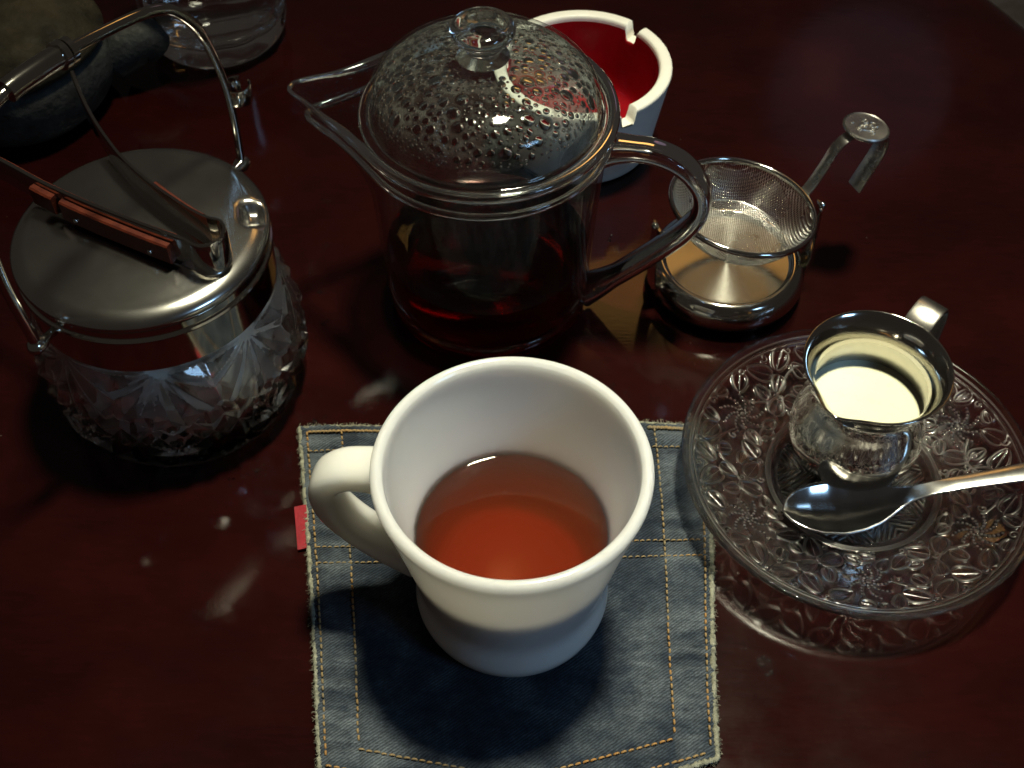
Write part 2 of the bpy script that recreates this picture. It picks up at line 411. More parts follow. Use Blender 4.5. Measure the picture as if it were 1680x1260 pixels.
# raw edges: fuzzy pale yarn cords and loose fibres
def cord(fn, r, n=260):
    p = []
    for i in range(n + 1):
        q = fn(i / n); p.append((q[0] + rnd.uniform(-1, 1) * 0.00022, q[1] - oy + rnd.uniform(-1, 1) * 0.00022, 0.0019 + rnd.uniform(-1, 1) * 0.0002))
    rr = [r * rnd.uniform(0.6, 1.35) for _ in range(n + 1)]
    return sweep(p, lambda t: rr[int(t * n)], lambda t: rr[int(t * n)], 7)
E_ = [cord(lambda t: pocket(0.001, t), 0.00085), cord(lambda t: pocket(0.999, t), 0.0010), cord(lambda t: pocket(t, 0.001), 0.0005), cord(lambda t: pocket(t, 0.999), 0.0010)]
for fn, nx, n in ((lambda t: pocket(0.0, t), (-1, 0), 420), (lambda t: pocket(1.0, t), (1, 0), 420), (lambda t: pocket(t, 0.0), (0, 1), 420), (lambda t: pocket(t, 1.0), (0, -1), 420)):
    for _ in range(n):
        q = fn(rnd.random()); L = rnd.uniform(0.0006, 0.0021); a = rnd.uniform(-1.1, 1.1)
        dx = nx[0] * math.cos(a) - nx[1] * math.sin(a); dy = nx[0] * math.sin(a) + nx[1] * math.cos(a)
        z0 = rnd.uniform(0.0010, 0.0026)
        E_.append(sweep([(q[0], q[1] - oy, z0), (q[0] + dx * L * .6, q[1] - oy + dy * L * .6, z0 + rnd.uniform(-.0004, .0006)), (q[0] + dx * L, q[1] - oy + dy * L, max(.0002, z0 + rnd.uniform(-.0012, .0006)))], 0.00009, 0.00009, 3, caps=False))
o = obj('frayed_edge', join(*E_), M_fray, CT); o['kind'] = 'stuff'
p0 = pocket(0, 0.262); p1 = pocket(0, 0.390)
V, F = box(0, 0, 0, 0.0046, 0.0185, 0.0011)
ang = math.atan2(p1[1] - p0[1], p1[0] - p0[0]) + PI / 2
o = obj('red_tab', (V, F), M_redtab, CT, sharp=30, loc=((p0[0] + p1[0]) / 2 - 0.0018, (p0[1] + p1[1]) / 2 - oy, 0.0017), rot=(0.06, -0.12, ang)); o['label'] = 'small red woven side tab of the pocket'

# ------------------------------------------------------------------ white mug and its tea
MUG = (0.0, 0.2193, 0.0031)
MG = thing('mug', MUG, 'white milk glass mug with D handle standing on denim coaster, half full of tea', 'mug')
outer = cr([(0.0255, 0.0), (0.0285, 0.0004), (0.0318, 0.0036), (0.0336, 0.0095), (0.0333, 0.0150), (0.0326, 0.0205), (0.0328, 0.0260), (0.0347, 0.037), (0.0376, 0.053), (0.0404, 0.067), (0.0424, 0.0765), (0.0434, 0.0806), (0.0436, 0.0824), (0.0430, 0.0839), (0.0416, 0.0846), (0.0402, 0.0838), (0.0396, 0.0822), (0.0388, 0.075), (0.0358, 0.061), (0.0324, 0.047), (0.0300, 0.034), (0.0280, 0.020), (0.0250, 0.0125), (0.018, 0.0100)], 5)
prof = [(0, 0.0022), (0.022, 0.0022), (0.0245, 0.0008)] + [tuple(p) for p in outer] + [(0, 0.0098)]
mug_b = obj('cup_body', lathe(prof, 128), M_milkglass, MG)
hp = cr([(0.0400, 0.0722), (0.046, 0.0726), (0.0535, 0.0712), (0.0595, 0.0660), (0.0612, 0.0580), (0.0588, 0.0490), (0.0530, 0.0400), (0.0450, 0.0315), (0.0390, 0.0272), (0.0325, 0.0235)], 6)
hphi = math.radians(172.5)
path = [(r * math.cos(hphi), r * math.sin(hphi), z) for r, z in hp]
aa = lambda t: 0.0049 + 0.0010 * abs(2 * t - 1) ** 4; bb = lambda t: 0.0070 + 0.0010 * abs(2 * t - 1) ** 3
obj('handle', sweep(path, aa, bb, 20, ref=(-math.sin(hphi), math.cos(hphi), 0), e=3.0, twist=0.0), M_milkglass, MG)
zt = 0.0455
inner = [(r, z) for r, z in prof[60:] if z < zt - 0.0006 and r < 0.034]
wall = inner[0][0] if inner else 0.032
tea_p = [(0, zt), (0.020, zt), (0.029, zt), (wall - 0.0008, zt + 0.0001), (wall + 0.0002, zt + 0.0007), (wall + 0.0010, zt + 0.0008)] + [(r + 0.0010 if r > 0.001 else 0, z - 0.0008) for r, z in inner]
k = NT('milk_glass_floor'); k.set(Base_Color=(0.78, 0.785, 0.745), Roughness=0.5); M_mfloor = k.m
mug_f = obj('cup_floor', lathe([(max(0, r - 0.00025), z + 0.0002) for r, z in inner], 128), M_mfloor, MG)
tea = obj('tea', lathe(tea_p[::-1], 128), M_tea, sharp=60, loc=MUG); tag(tea, 'reddish amber tea filling the lower half of the white mug', 'tea')

# ------------------------------------------------------------------ glass teapot
TP = (-0.0103, 0.3713, 0.0)
TT = thing('glass_teapot', TP, 'clear glass teapot with pulled spout and looped handle behind the mug', 'teapot')
SPD = math.radians(172.0)
def hull(R, L, rt, th):
    """Radius of the hull of a circle R at the origin and a circle rt at distance L."""
    if L <= R - rt + 1e-5: return R
    th = abs((th + PI) % (2 * PI) - PI)
    ca = (R - rt) / L
    a = math.acos(min(1, max(-1, ca)))
    if th >= a: return R
    x, y = L + rt * math.cos(a), rt * math.sin(a)
    if th > math.atan2(y, x): return R / math.cos(a - th)
    s = L * math.sin(th); return L * math.cos(th) + math.sqrt(max(0, rt * rt - s * s))
def spout_ext(z):
    t = ss(0.052, 0.104, z); return 0.0265 * t ** 1.25
def pot_fn(inset=0.0):
    def fn(r, t, z, i):
        if z < 0.045: return r, z
        e = spout_ext(z); d = (t - SPD + PI) % (2 * PI) - PI
        rt = 0.0075 - 0.0018 * ss(0.07, 0.1, z) - inset
        R2 = hull(r, r + e - rt, rt, d)
        if e > 1e-4: R2 = r + e * max(0.0, (R2 - r) / e) ** 1.25
        # soften the beak towards the mouth and lift it slightly
        lift = 0.0022 * ss(0.006, 0.022, R2 - r) * ss(0.085, 0.1, z)
        return R2, z + lift
    return fn
po = [(0.0425, 0.010), (0.0432, 0.022), (0.0440, 0.04), (0.0450, 0.060), (0.0463, 0.078), (0.0474, 0.089), (0.0487, 0.0965), (0.0494, 0.0995)]
pi_ = [(0.0476, 0.0995), (0.0468, 0.0965), (0.0455, 0.089), (0.0445, 0.078), (0.0433, 0.060), (0.0424, 0.04), (0.0416, 0.022), (0.0408, 0.012)]
po = [tuple(p) for p in cr(po, 5)]; pi_ = [tuple(p) for p in cr(pi_, 5)]
obj('body_wall', join(lathe(po, 160, pot_fn()), lathe(pi_, 160, pot_fn(0.0012))), M_thin, TT)
basep = [(0, 0.0012), (0.031, 0.0012), (0.034, 0.0002), (0.038, 0.0004), (0.0412, 0.0030), (0.0425, 0.0100), (0.0408, 0.0119), (0.0385, 0.0065), (0.034, 0.0048), (0, 0.0044)]
obj('base', lathe(basep, 96), M_glass, TT)
# thick rounded lip following the mouth and the beak
NL = 220; lip = []
for kk in range(NL):
    t = 2 * PI * kk / NL; r, z = pot_fn(0.0006)(0.0484, t, 0.0998, 0); lip.append((r * math.cos(t), r * math.sin(t), z + 0.0004))
lipr = [0.00225 - 0.00130 * ss(0.003, 0.016, math.hypot(q[0], q[1]) - 0.0484) for q in lip]
obj('lip', sweep(lip, lambda t: lipr[int(round(t * (NL - 1)))], lambda t: lipr[int(round(t * (NL - 1)))], 12, closed=True), M_glass, TT)
sh = []
for kk in range(NL):
    t = 2 * PI * kk / NL; r, z = pot_fn(0.0)(0.0476, t, 0.0905, 0); sh.append((r * math.cos(t), r * math.sin(t), 0.0905))
obj('shoulder_ring', sweep(sh, 0.0014, 0.0017, 12, closed=True), M_glass, TT)
hphi = math.radians(-11)
hp = cr([(0.0440, 0.0880), (0.052, 0.0900), (0.064, 0.0905), (0.0755, 0.0860), (0.0835, 0.0765), (0.0850, 0.0650), (0.0800, 0.0530), (0.0700, 0.0400), (0.0590, 0.0275), (0.0500, 0.0180), (0.0420, 0.0110)], 7)
path = [(r * math.cos(hphi), r * math.sin(hphi), z) for r, z in hp]
aa = lambda t: 0.0036 + 0.0022 * max(0, abs(2 * t - 1) - 0.7) / 0.3
bb = lambda t: 0.0060 + 0.0022 * max(0, abs(2 * t - 1) - 0.72) / 0.28
obj('handle', sweep(path, aa, bb, 22, ref=(-math.sin(hphi), math.cos(hphi), 0), e=2.6), M_glass, TT)
# faint condensation on the inside of the wall above the tea
V, F = lathe([(0.0440 + (z - 0.05) * 0.030 - 0.0015, z) for z in np.linspace(0.048, 0.094, 40)], 200)
fo = obj('wall_condensation', (V, F), M_fog, TT)
fg = []
for x, y, z in V:
    t = math.atan2(y, x); ndl = abs((t - SPD + PI) % (2 * PI) - PI)
    fg.append(max(0, min(1, 0.62 * ss(0.050, 0.078, z) * (0.45 + 0.55 * math.sin(t * 23 + 160 * z) * math.sin(t * 41 + 90 * z)) * ss(0.35, 0.75, ndl))))
a = fo.data.attributes.new('fog', 'FLOAT', 'POINT'); a.data.foreach_set('value', fg)
# tea in the pot
zt2 = 0.031
ptp = [(0, 0.0040), (0.034, 0.0046), (0.0385, 0.0062), (0.0404, 0.0118), (0.0411, 0.020), (0.0416, zt2 + 0.0009), (0.0408, zt2 + 0.0001), (0.030, zt2 - 0.0001), (0, zt2 - 0.0001)]
pt = obj('tea', lathe(ptp, 120), M_pottea, sharp=50, loc=TP); tag(pt, 'dark brewed tea standing in the glass teapot', 'tea')

# lid
LD = thing('teapot_lid', (TP[0], TP[1], 0.0), 'domed glass teapot lid fogged and beaded with condensation, round knob on top', 'lid')
dome_o = cr([(0.0452, 0.1000), (0.0453, 0.1035), (0.0445, 0.1085), (0.0420, 0.1138), (0.0370, 0.1184), (0.0290, 0.1218), (0.0190, 0.1237), (0.0090, 0.1243)], 7) + [np.array((0.0, 0.1244))]
dome_o = [np.array((p[0] * 0.965, p[1])) for p in dome_o]
dome_i = [(max(0, r - 0.0012 * (r / 0.045) ** 2), z - 0.0014 * (1 - 0.5 * (r / 0.0452) ** 4)) for r, z in dome_o]
obj('dome', join(lathe([tuple(p) for p in dome_o], 128), lathe([tuple(p) for p in dome_i][::-1], 128)), M_thin, LD)
fl = [(0.0424, 0.0993), (0.0456, 0.0988), (0.0468, 0.0994), (0.0471, 0.1006), (0.0463, 0.1016), (0.0446, 0.1016), (0.0428, 0.1010)]
obj('flange', lathe(fl, 128, closed=True), M_glass, LD)
kp = cr([(0.0096, 0.1246), (0.0074, 0.1256), (0.0064, 0.1274), (0.0064, 0.1292), (0.0076, 0.1312), (0.0100, 0.1326), (0.0115, 0.1344), (0.0116, 0.1362), (0.0106, 0.1378), (0.0085, 0.1384), (0.0055, 0.1374)], 4)
obj('knob', lathe([(0, 0.1247)] + [tuple(p) for p in kp] + [(0, 0.1370)], 64), M_glass, LD)
DR = np.array([p[0] for p in dome_i])[::-1]; DZ = np.array([p[1] for p in dome_i])[::-1]
def dome_pt(r, t, off):
    z = float(np.interp(r, DR, DZ)); dz = (float(np.interp(r + 0.0005, DR, DZ)) - float(np.interp(max(0, r - 0.0005), DR, DZ))) / 0.001
    n = Vector((-dz * math.cos(t), -dz * math.sin(t), 1)).normalized()
    return Vector((r * math.cos(t), r * math.sin(t), z)) - n * off, n
ARL = np.concatenate([[0], np.cumsum(np.hypot(np.diff(DR), np.diff(DZ)) * (DR[1:] + DR[:-1]) / 2)])
drops = []
def try_drops(n, rmin, rmax, rad, fac):
    for _ in range(n):
        r = float(np.interp(rnd.uniform(float(np.interp(rad[0], DR, ARL)), float(np.interp(rad[1], DR, ARL))), ARL, DR)); t = rnd.uniform(-PI, PI)
        y = math.sin(t)
        if rnd.random() > fac(r, t): continue
        s = rnd.uniform(rmin, rmax); p, nn = dome_pt(r, t, 0.0002)
        if all((p - q).length > (s + s2) * 0.98 for q, _, s2, _, _ in drops): drops.append((p, nn, s, r, t))
front = lambda r, t: 1.0 if math.sin(t) < 0.1 else 0.45
def patchy(r, t):
    if t > 0.15 * PI: return 0.3
    if r > 0.0395 and -0.75 * PI < t < -0.1 * PI: return 0.35
    return 1.0
try_drops(26, 0.0022, 0.0029, (0.018, 0.0405), lambda r, t: 1.0 if math.sin(t) < 0.0 else 0.0)
try_drops(200, 0.0014, 0.0021, (0.015, 0.0405), lambda r, t: 1.0 if math.sin(t) < 0.2 else 0.1)
try_drops(1500, 0.0010, 0.0015, (0.012, 0.0415), patchy)
try_drops(3600, 0.00045, 0.0008, (0.011, 0.0420), lambda r, t: 0.8)
nbig = len(drops)
prof_d = [(0, 0.0), (0.80, -0.005), (0.97, -0.06), (0.95, -0.20), (0.72, -0.40), (0.38, -0.50), (0, -0.53)]
dm = mesh_data('water_drop', *lathe(prof_d, 12), M_drop)
drops.sort(key=lambda d: -d[2])
for p, nn, s, r, t in drops[:290]:
    o = link('water_drop', dm, LD); q = nn.to_track_quat('Z', 'Y')
    o.location = p; o.rotation_euler = q.to_euler(); o.scale = (s * rnd.uniform(0.85, 1.1), s * rnd.uniform(0.9, 1.2), s)
small = []
bv, bf = lathe([(0, 0), (0.95, -0.05), (0.7, -0.38), (0, -0.5)], 7)
for p, nn, s, r, t in drops[290:]:
    q = nn.to_track_quat('Z', 'Y'); small.append(([tuple(p + q @ (Vector(v) * s)) for v in bv], bf))
o = obj('fine_droplets', join(*small), M_drop, LD); o['kind'] = 'stuff'
NRg, NTg = 150, 460
rs = np.linspace(0.004, 0.0425, NRg); V = []; fogv = []
P = np.array([list(d[0]) for d in drops]); Rr = np.array([d[2] for d in drops])
for r in rs:
    for kk in range(NTg):
        t = 2 * PI * kk / NTg; p, _ = dome_pt(r, t, 0.0001); V.append(tuple(p))
Va = np.array(V); mask = np.ones(len(V))
for q, s in zip(P, Rr):
    d = np.linalg.norm(Va - q, axis=1) / s; mask = np.minimum(mask, np.clip((d - 0.88) / 0.35, 0, 1))
rr_ = np.hypot(Va[:, 0], Va[:, 1]); tt_ = np.arctan2(Va[:, 1], Va[:, 0])
clear = 1 - 0.65 * np.exp(-((rr_ - 0.0418) / 0.0030) ** 2 - ((tt_ + 1.75) / 0.75) ** 2)
wet = np.sin(Va[:, 0] * 310 + 2 * np.sin(Va[:, 1] * 240)) * np.sin(Va[:, 1] * 270 + 2.2 * np.sin(Va[:, 0] * 190 + 1))
clear = clear * (1 - 0.6 * np.clip((wet - 0.45) / 0.25, 0, 1))
mask = mask * clear * (1 + 1.0 * np.exp(-((tt_ - 0.15) / 0.85) ** 4) * np.clip((rr_ - 0.006) / 0.008, 0, 1)) * (0.9 + 0.5 * np.clip((rr_ - 0.028) / 0.012, 0, 1))
F = [(i * NTg + kk, i * NTg + (kk + 1) % NTg, (i + 1) * NTg + (kk + 1) % NTg, (i + 1) * NTg + kk) for i in range(NRg - 1) for kk in range(NTg)]
fo = obj('condensation_film', (V, F), M_fog, LD)
a = fo.data.attributes.new('fog', 'FLOAT', 'POINT'); a.data.foreach_set('value', mask.astype(float).tolist())

# ------------------------------------------------------------------ ashtray
AC = (0.0325, 0.4735, 0.0)
AT = thing('ashtray', AC, 'round white ceramic ashtray with glossy red inside behind the teapot', 'ashtray')
notch = [math.radians(a) for a in (47, -62, 172)]
def nz(t, z):
    d = min(abs((t - a + PI) % (2 * PI) - PI) for a in notch) * 0.039
    lim = 0.0375 + 0.008 * ss(0.0026, 0.0042, d)
    return min(z, lim)
op = cr([(0.0335, 0.0006), (0.0345, 0.003), (0.0365, 0.016), (0.0388, 0.030), (0.0405, 0.0405), (0.0411, 0.0436), (0.0405, 0.0449), (0.0385, 0.0453), (0.0362, 0.0450), (0.0353, 0.0440), (0.0350, 0.0425)], 5)
wp = [(0, 0.0006), (0.030, 0.0006)] + [tuple(p) for p in op]
obj('bowl', lathe(wp, 320, lambda r, t, z, i: (r, nz(t, z))), M_white, AT)
ip = [tuple(p) for p in cr([(0.0350, 0.0425), (0.0342, 0.036), (0.0330, 0.024), (0.0315, 0.013), (0.0280, 0.0085), (0.020, 0.0075)], 6)] + [(0, 0.0072)]
obj('glazed_interior', lathe(ip, 320, lambda r, t, z, i: (r, nz(t, z))), M_red, AT)['label'] = 'glossy red glazed inside of the ashtray'

# ------------------------------------------------------------------ strainer stand and strainer
SC = (0.0925, 0.3777, 0.0)
ST = thing('strainer_stand', SC, 'round steel drip stand with brushed disc floor under the tea strainer', 'stand')
dp = cr([(0.0285, 0.0004), (0.0318, 0.0022), (0.0338, 0.0068), (0.0335, 0.0115), (0.0315, 0.0152), (0.0292, 0.0166), (0.0276, 0.0164), (0.0270, 0.0152)], 6)
obj('dish', lathe([(0, 0.0004)] + [tuple(p) for p in dp], 96), M_steel, ST)
obj('floor_disc', lathe([(0.0271, 0.0152), (0.0262, 0.0144), (0.0, 0.0144)], 96), M_radial, ST, sharp=30)['label'] = 'radially brushed steel floor of the drip stand'
for a in (math.radians(196), math.radians(4)):
    pp = cr([(0.0333, 0.006), (0.0345, 0.016), (0.0350, 0.030), (0.0347, 0.0435)], 5)
    arm = obj('arm', sweep([(r * math.cos(a), r * math.sin(a), z) for r, z in pp], lambda t: 0.0056 - 0.002 * t, 0.0006, 12, ref=(math.cos(a), math.sin(a), 0), e=5), M_steel, ST, sharp=40)
    obj('pivot_pin', ball(0.0017, (0.0356 * math.cos(a), 0.0356 * math.sin(a), 0.0435), 10, 6), M_steel, arm)
TS = thing('tea_strainer', (0.0945, 0.3764, 0.0468), 'steel wire mesh tea strainer with hooked medallion handle resting on its stand', 'tea strainer')
hd = math.radians(25)
TS.rotation_euler = Matrix.Rotation(math.radians(8.5), 3, Vector((-math.sin(hd), math.cos(hd), 0))).to_euler()
obj('rim', lathe([(0.0292, -0.0010), (0.0300, -0.0018), (0.0309, -0.0010), (0.0311, 0.0004), (0.0304, 0.0013), (0.0294, 0.0008)], 96, closed=True), M_steel, TS)
br = np.array([0, .008, .016, .0205, .0238, .0265, .0285, .0297]); bz = np.array([-.0172, -.0170, -.0160, -.0140, -.0110, -.0072, -.0034, .0])
G = 68; step = 0.0600 / G; idx = {}; V = []; F = []
for i in range(G + 1):
    for j in range(G + 1):
        x, y = -0.030 + i * step, -0.030 + j * step; r = math.hypot(x, y)
        if r < 0.0299: idx[i, j] = len(V); V.append((x, y, float(np.interp(r, br, bz)) ))
for i in range(G):
    for j in range(G):
        q = [(i, j), (i + 1, j), (i + 1, j + 1), (i, j + 1)]
        if all(p in idx for p in q): F.append([idx[p] for p in q])
mesh_b = obj('mesh_bowl', (V, F), M_wire, TS); wm = mesh_b.modifiers.new('wires', 'WIREFRAME'); wm.thickness = 0.00032; wm.use_even_offset = False
mesh_b['label'] = 'fine steel wire mesh bowl'
obj('bowl_seam', lathe([(0.0202, -0.0146), (0.0206, -0.0142), (0.0210, -0.0138), (0.0206, -0.0136)], 72, closed=True), M_wire, TS)
hpth = cr([(0.0300, -0.0015), (0.0330, 0.0030), (0.0362, 0.0125), (0.0385, 0.0205), (0.0425, 0.0258), (0.0510, 0.0275), (0.0595, 0.0262), (0.0635, 0.0215), (0.0632, 0.0130), (0.0605, 0.0030), (0.0588, -0.0035)], 5)
# strap handle built as a bent strip with its width across the bend
def strip(path, wid, thick, across):
    V = []; F = []; m = len(path); ac = Vector(across).normalized(); P_ = [Vector(p) for p in path]
    for i in range(m):
        T = (P_[min(i + 1, m - 1)] - P_[max(i - 1, 0)]).normalized(); N = ac.cross(T).normalized()
        w = wid(i / (m - 1)) if callable(wid) else wid
        for a, b in ((-1, -1), (-0.86, -1.0), (0.86, -1.0), (1, -1), (1, 1), (0.86, 1.0), (-0.86, 1.0), (-1, 1)):
            bb_ = b * thick * (0.6 if abs(a) == 1 else 1.0)
            V.append(tuple(P_[i] + ac * (a * w) + N * bb_))
    for i in range(m - 1):
        for q in range(8): F.append((i * 8 + q, i * 8 + (q + 1) % 8, (i + 1) * 8 + (q + 1) % 8, (i + 1) * 8 + q))
    F.append(tuple(range(7, -1, -1))); F.append(tuple((m - 1) * 8 + q for q in range(8)))
    return V, F
acr = (-math.sin(hd), math.cos(hd), 0)
obj('handle', strip([(r * math.cos(hd), r * math.sin(hd), z) for r, z in hpth], lambda t: 0.0026 + 0.0014 * ss(0.5, 0.75, t), 0.00055, acr), M_brush, TS, sharp=35)
mc = (0.0510 * math.cos(hd), 0.0510 * math.sin(hd), 0.0283)
med = obj('medallion', lathe([(0, 0.0), (0.0092, 0.0), (0.0097, 0.0006), (0.0097, 0.0014), (0.0092, 0.0019), (0.0088, 0.0016), (0, 0.0016)], 48), M_brush, TS, sharp=35, loc=mc, rot=(0, 0, hd))
em = []
for a0, cx, cy, r0 in ((0.3, 0.0, 0.0008, 0.0020), (2.4, -0.0030, 0.0002, 0.0019), (4.0, 0.0030, 0.0004, 0.0020), (1.2, 0.0006, -0.0030, 0.0013), (5.2, 0.0012, 0.0032, 0.0014)):
    em.append(sweep([(cx + r0 * (1 - q / 34) * math.cos(a0 + q * 0.33), cy + r0 * (1 - q / 34) * math.sin(a0 + q * 0.33), 0.0017) for q in range(26)], 0.00022, 0.0003, 6))
for x0, y0, x1, y1 in ((-0.005, -0.002, 0.004, -0.0035), (-0.0055, 0.003, -0.003, 0.0045), (0.003, -0.002, 0.006, -0.0005), (-0.001, -0.0055, 0.0012, -0.0042)):
    em.append(sweep([(x0 + (x1 - x0) * q / 8, y0 + (y1 - y0) * q / 8 + 0.0006 * math.sin(q), 0.0017) for q in range(9)], 0.0002, 0.0003, 6))
obj('embossed_flourish', join(*em), M_brush, med)

# ------------------------------------------------------------------ pressed glass saucer
SAU = (0.1288, 0.2678, 0.0)
NR, NT_ = 270, 1500
RIM = 0.0657
rr = np.concatenate([np.linspace(0.0006, 0.0640, NR - 14), np.linspace(0.0642, RIM, 14)])
th = np.linspace(0, 2 * PI, NT_, endpoint=False)
Rg, Tg = np.meshgrid(rr, th, indexing='ij')
X, Y = Rg * np.cos(Tg), Rg * np.sin(Tg)
top = np.interp(Rg, [0, .0284, .0300, .0312, .0325, .045, .056, .0605, .0625, .0640, .0650, RIM], [.0066, .0066, .0072, .0092, .0096, .0130, .0163, .0178, .0190, .0204, .0207, .0200])
rel = np.zeros_like(top)
def ridge(d, w, h): return h * np.exp(-(d / w) ** 2)
srng = random.Random(5); spots = []
def leaf(cx, cy, ang, L, W):
    global rel
    m = (np.abs(X - cx) < L) & (np.abs(Y - cy) < L)
    dx, dy = X[m] - cx, Y[m] - cy; c, s = math.cos(ang), math.sin(ang)
    u = (dx * c + dy * s) / (L / 2); v = (-dx * s + dy * c) / (W / 2)
    wv = np.sqrt(np.clip(1 - u * u, 0, 1)) * (1 - 0.35 * u); inside = np.abs(u) < 1
    d = (np.abs(v) - wv) * W / 2 * 0.8
    h = np.where(inside, ridge(d, 0.00056, 0.00038), 0)
    h = np.maximum(h, np.where(inside & (d < 0), ridge(v * W / 2, 0.00034, 0.00020), 0))
    h = np.maximum(h, np.where(inside & (d < -0.0002), 0.00007 * np.clip(np.sin(dx * 6500) * np.sin(dy * 6500), 0, 1), 0))
    rel[m] = np.maximum(rel[m], h)
def bead(cx, cy, r, h):
    m = (np.abs(X - cx) < r * 1.6) & (np.abs(Y - cy) < r * 1.6)
    d2 = ((X[m] - cx) ** 2 + (Y[m] - cy) ** 2) / r ** 2
    rel[m] = np.maximum(rel[m], h * np.sqrt(np.clip(1 - d2, 0, 1)))
NFL = 6
sector = 2 * PI / NFL
for q in range(NFL):
    a = sector * q + 0.30; fr = 0.0475; cx, cy = fr * math.cos(a), fr * math.sin(a)
    for arm in range(9):
        b = 2 * PI * arm / 9 + 0.2 + q
        for s_ in range(6):
            dd = 0.0020 + s_ * 0.00128; bb2 = b + 0.13 * s_
            bead(cx + dd * math.cos(bb2), cy + dd * math.sin(bb2), 0.00066, 0.00036)
    bead(cx, cy, 0.0011, 0.0004)
    # winding stem and leaves up to the next flower
    for t_ in np.linspace(0.17, 0.86, 70):
        aa_ = a + sector * t_; r_ = 0.0475 + 0.0042 * math.sin((t_ - 0.17) / 0.69 * 2 * PI)
        bead(r_ * math.cos(aa_), r_ * math.sin(aa_), 0.00070, 0.00026)
    for f_, r_, rot, L in ((0.27, 0.0558, 0.9, 0.0102), (0.46, 0.0560, 2.2, 0.0098), (0.64, 0.0548, 0.8, 0.0104), (0.82, 0.0560, 2.0, 0.0092), (0.30, 0.0395, -0.9, 0.0092), (0.52, 0.0378, -2.3, 0.0094), (0.72, 0.0405, -0.8, 0.0094), (0.02, 0.0362, 1.5, 0.0070), (0.90, 0.0370, -2.0, 0.0064), (0.16, 0.0395, 2.4, 0.0076), (0.365, 0.0500, 0.3, 0.0076), (0.555, 0.0475, 2.6, 0.0078), (0.735, 0.0480, 0.2, 0.0070), (0.14, 0.0570, 2.6, 0.0072), (0.96, 0.0585, 1.5, 0.0060), (0.42, 0.0420, 1.2, 0.0062)):
        aa_ = a + sector * (f_ + srng.uniform(-0.015, 0.015)); leaf(r_ * math.cos(aa_), r_ * math.sin(aa_), aa_ + rot + srng.uniform(-0.25, 0.25), L * srng.uniform(0.94, 1.05), L * 0.62)
    for f_, r_, b in ((0.05, 0.0590, 0.5), (0.37, 0.0588, 2.0), (0.55, 0.0590, 4.0), (0.74, 0.0588, 3.0), (0.10, 0.0352, 1.0), (0.62, 0.0425, 3.5), (0.22, 0.0470, 2.2), (0.40, 0.0352, 5.0), (0.62, 0.0350, 2.5)):
        aa_ = a + sector * f_; cx, cy = r_ * math.cos(aa_), r_ * math.sin(aa_)
        for s_ in range(16): bead(cx + 0.0017 * (1 - s_ / 19) * math.cos(b + s_ * 0.4), cy + 0.0017 * (1 - s_ / 19) * math.sin(b + s_ * 0.4), 0.00055, 0.00028)
# ring lines and the herringbone well
for r0, w_, h_ in ((0.0312, 0.0007, 0.0006), (0.0622, 0.0006, 0.0005), (0.0326, 0.0005, 0.0003), (0.0606, 0.0005, 0.00035)): rel += ridge(Rg - r0, w_, h_)
sec = np.floor(Tg / (2 * PI / 16)).astype(int); ac_ = (sec + 0.5) * 2 * PI / 16
lu = X * np.cos(ac_ + np.where(sec % 2 == 0, 0.9, -0.9)) + Y * np.sin(ac_ + np.where(sec % 2 == 0, 0.9, -0.9))
tri = np.abs(((lu / 0.0019) % 1) * 2 - 1)
well = (Rg < 0.0278) & (Rg > 0.005)
rel += np.where(well, 0.00036 * np.sin(tri * PI / 2) ** 2, 0)
top = top + rel * 1.5
frost = np.clip(rel / 0.00022, 0, 1)
bot_r = np.array([RIM - 0.0004, .0630, .0600, .0540, .0450, .0340, .0285, .0270, .0255, .0240, .0230, .012, .0006])
bot_z = np.array([.0186, .0172, .0154, .0132, .0094, .0064, .0050, .0006, .0002, .0006, .0032, .0034, .0034])
Vt = np.stack([X, Y, top], -1).reshape(-1, 3)
Vb = np.stack([np.outer(bot_r, np.cos(th)), np.outer(bot_r, np.sin(th)), np.outer(bot_z, np.ones(NT_))], -1).reshape(-1, 3)
allv = np.concatenate([Vt, Vb, [[0, 0, float(top[0, 0])], [0, 0, .0034]]]); nrow = NR + len(bot_r)
k1 = np.arange(NT_); k2 = (k1 + 1) % NT_
quads = np.concatenate([np.stack([i * NT_ + k1, (i + 1) * NT_ + k1, (i + 1) * NT_ + k2, i * NT_ + k2], -1) for i in range(nrow - 1)])
n0 = len(allv)
tris = np.concatenate([np.stack([np.full(NT_, n0 - 2), k1, k2], -1), np.stack([np.full(NT_, n0 - 1), (nrow - 1) * NT_ + k2, (nrow - 1) * NT_ + k1], -1)])
me = bpy.data.meshes.new('glass_saucer')
me.vertices.add(n0); me.vertices.foreach_set('co', allv.astype(np.float32).ravel())
nl = len(quads) * 4 + len(tris) * 3; me.loops.add(nl); me.loops.foreach_set('vertex_index', np.concatenate([quads.ravel(), tris.ravel()]).astype(np.int32))
np_ = len(quads) + len(tris); me.polygons.add(np_)
ls = np.concatenate([np.arange(len(quads)) * 4, len(quads) * 4 + np.arange(len(tris)) * 3]).astype(np.int32)
me.polygons.foreach_set('loop_start', ls)
me.update(calc_edges=True); me.validate(); me.materials.append(M_press)
fa = me.attributes.new('frost', 'FLOAT', 'POINT'); fa.data.foreach_set('value', np.concatenate([frost.ravel(), np.zeros(n0 - frost.size)]).astype(np.float32)); me.shade_smooth()
sau = link('glass_saucer', me, None, SAU, (0, 0, 0.15)); tag(sau, 'clear pressed glass saucer embossed with leaves and beaded flowers', 'saucer')

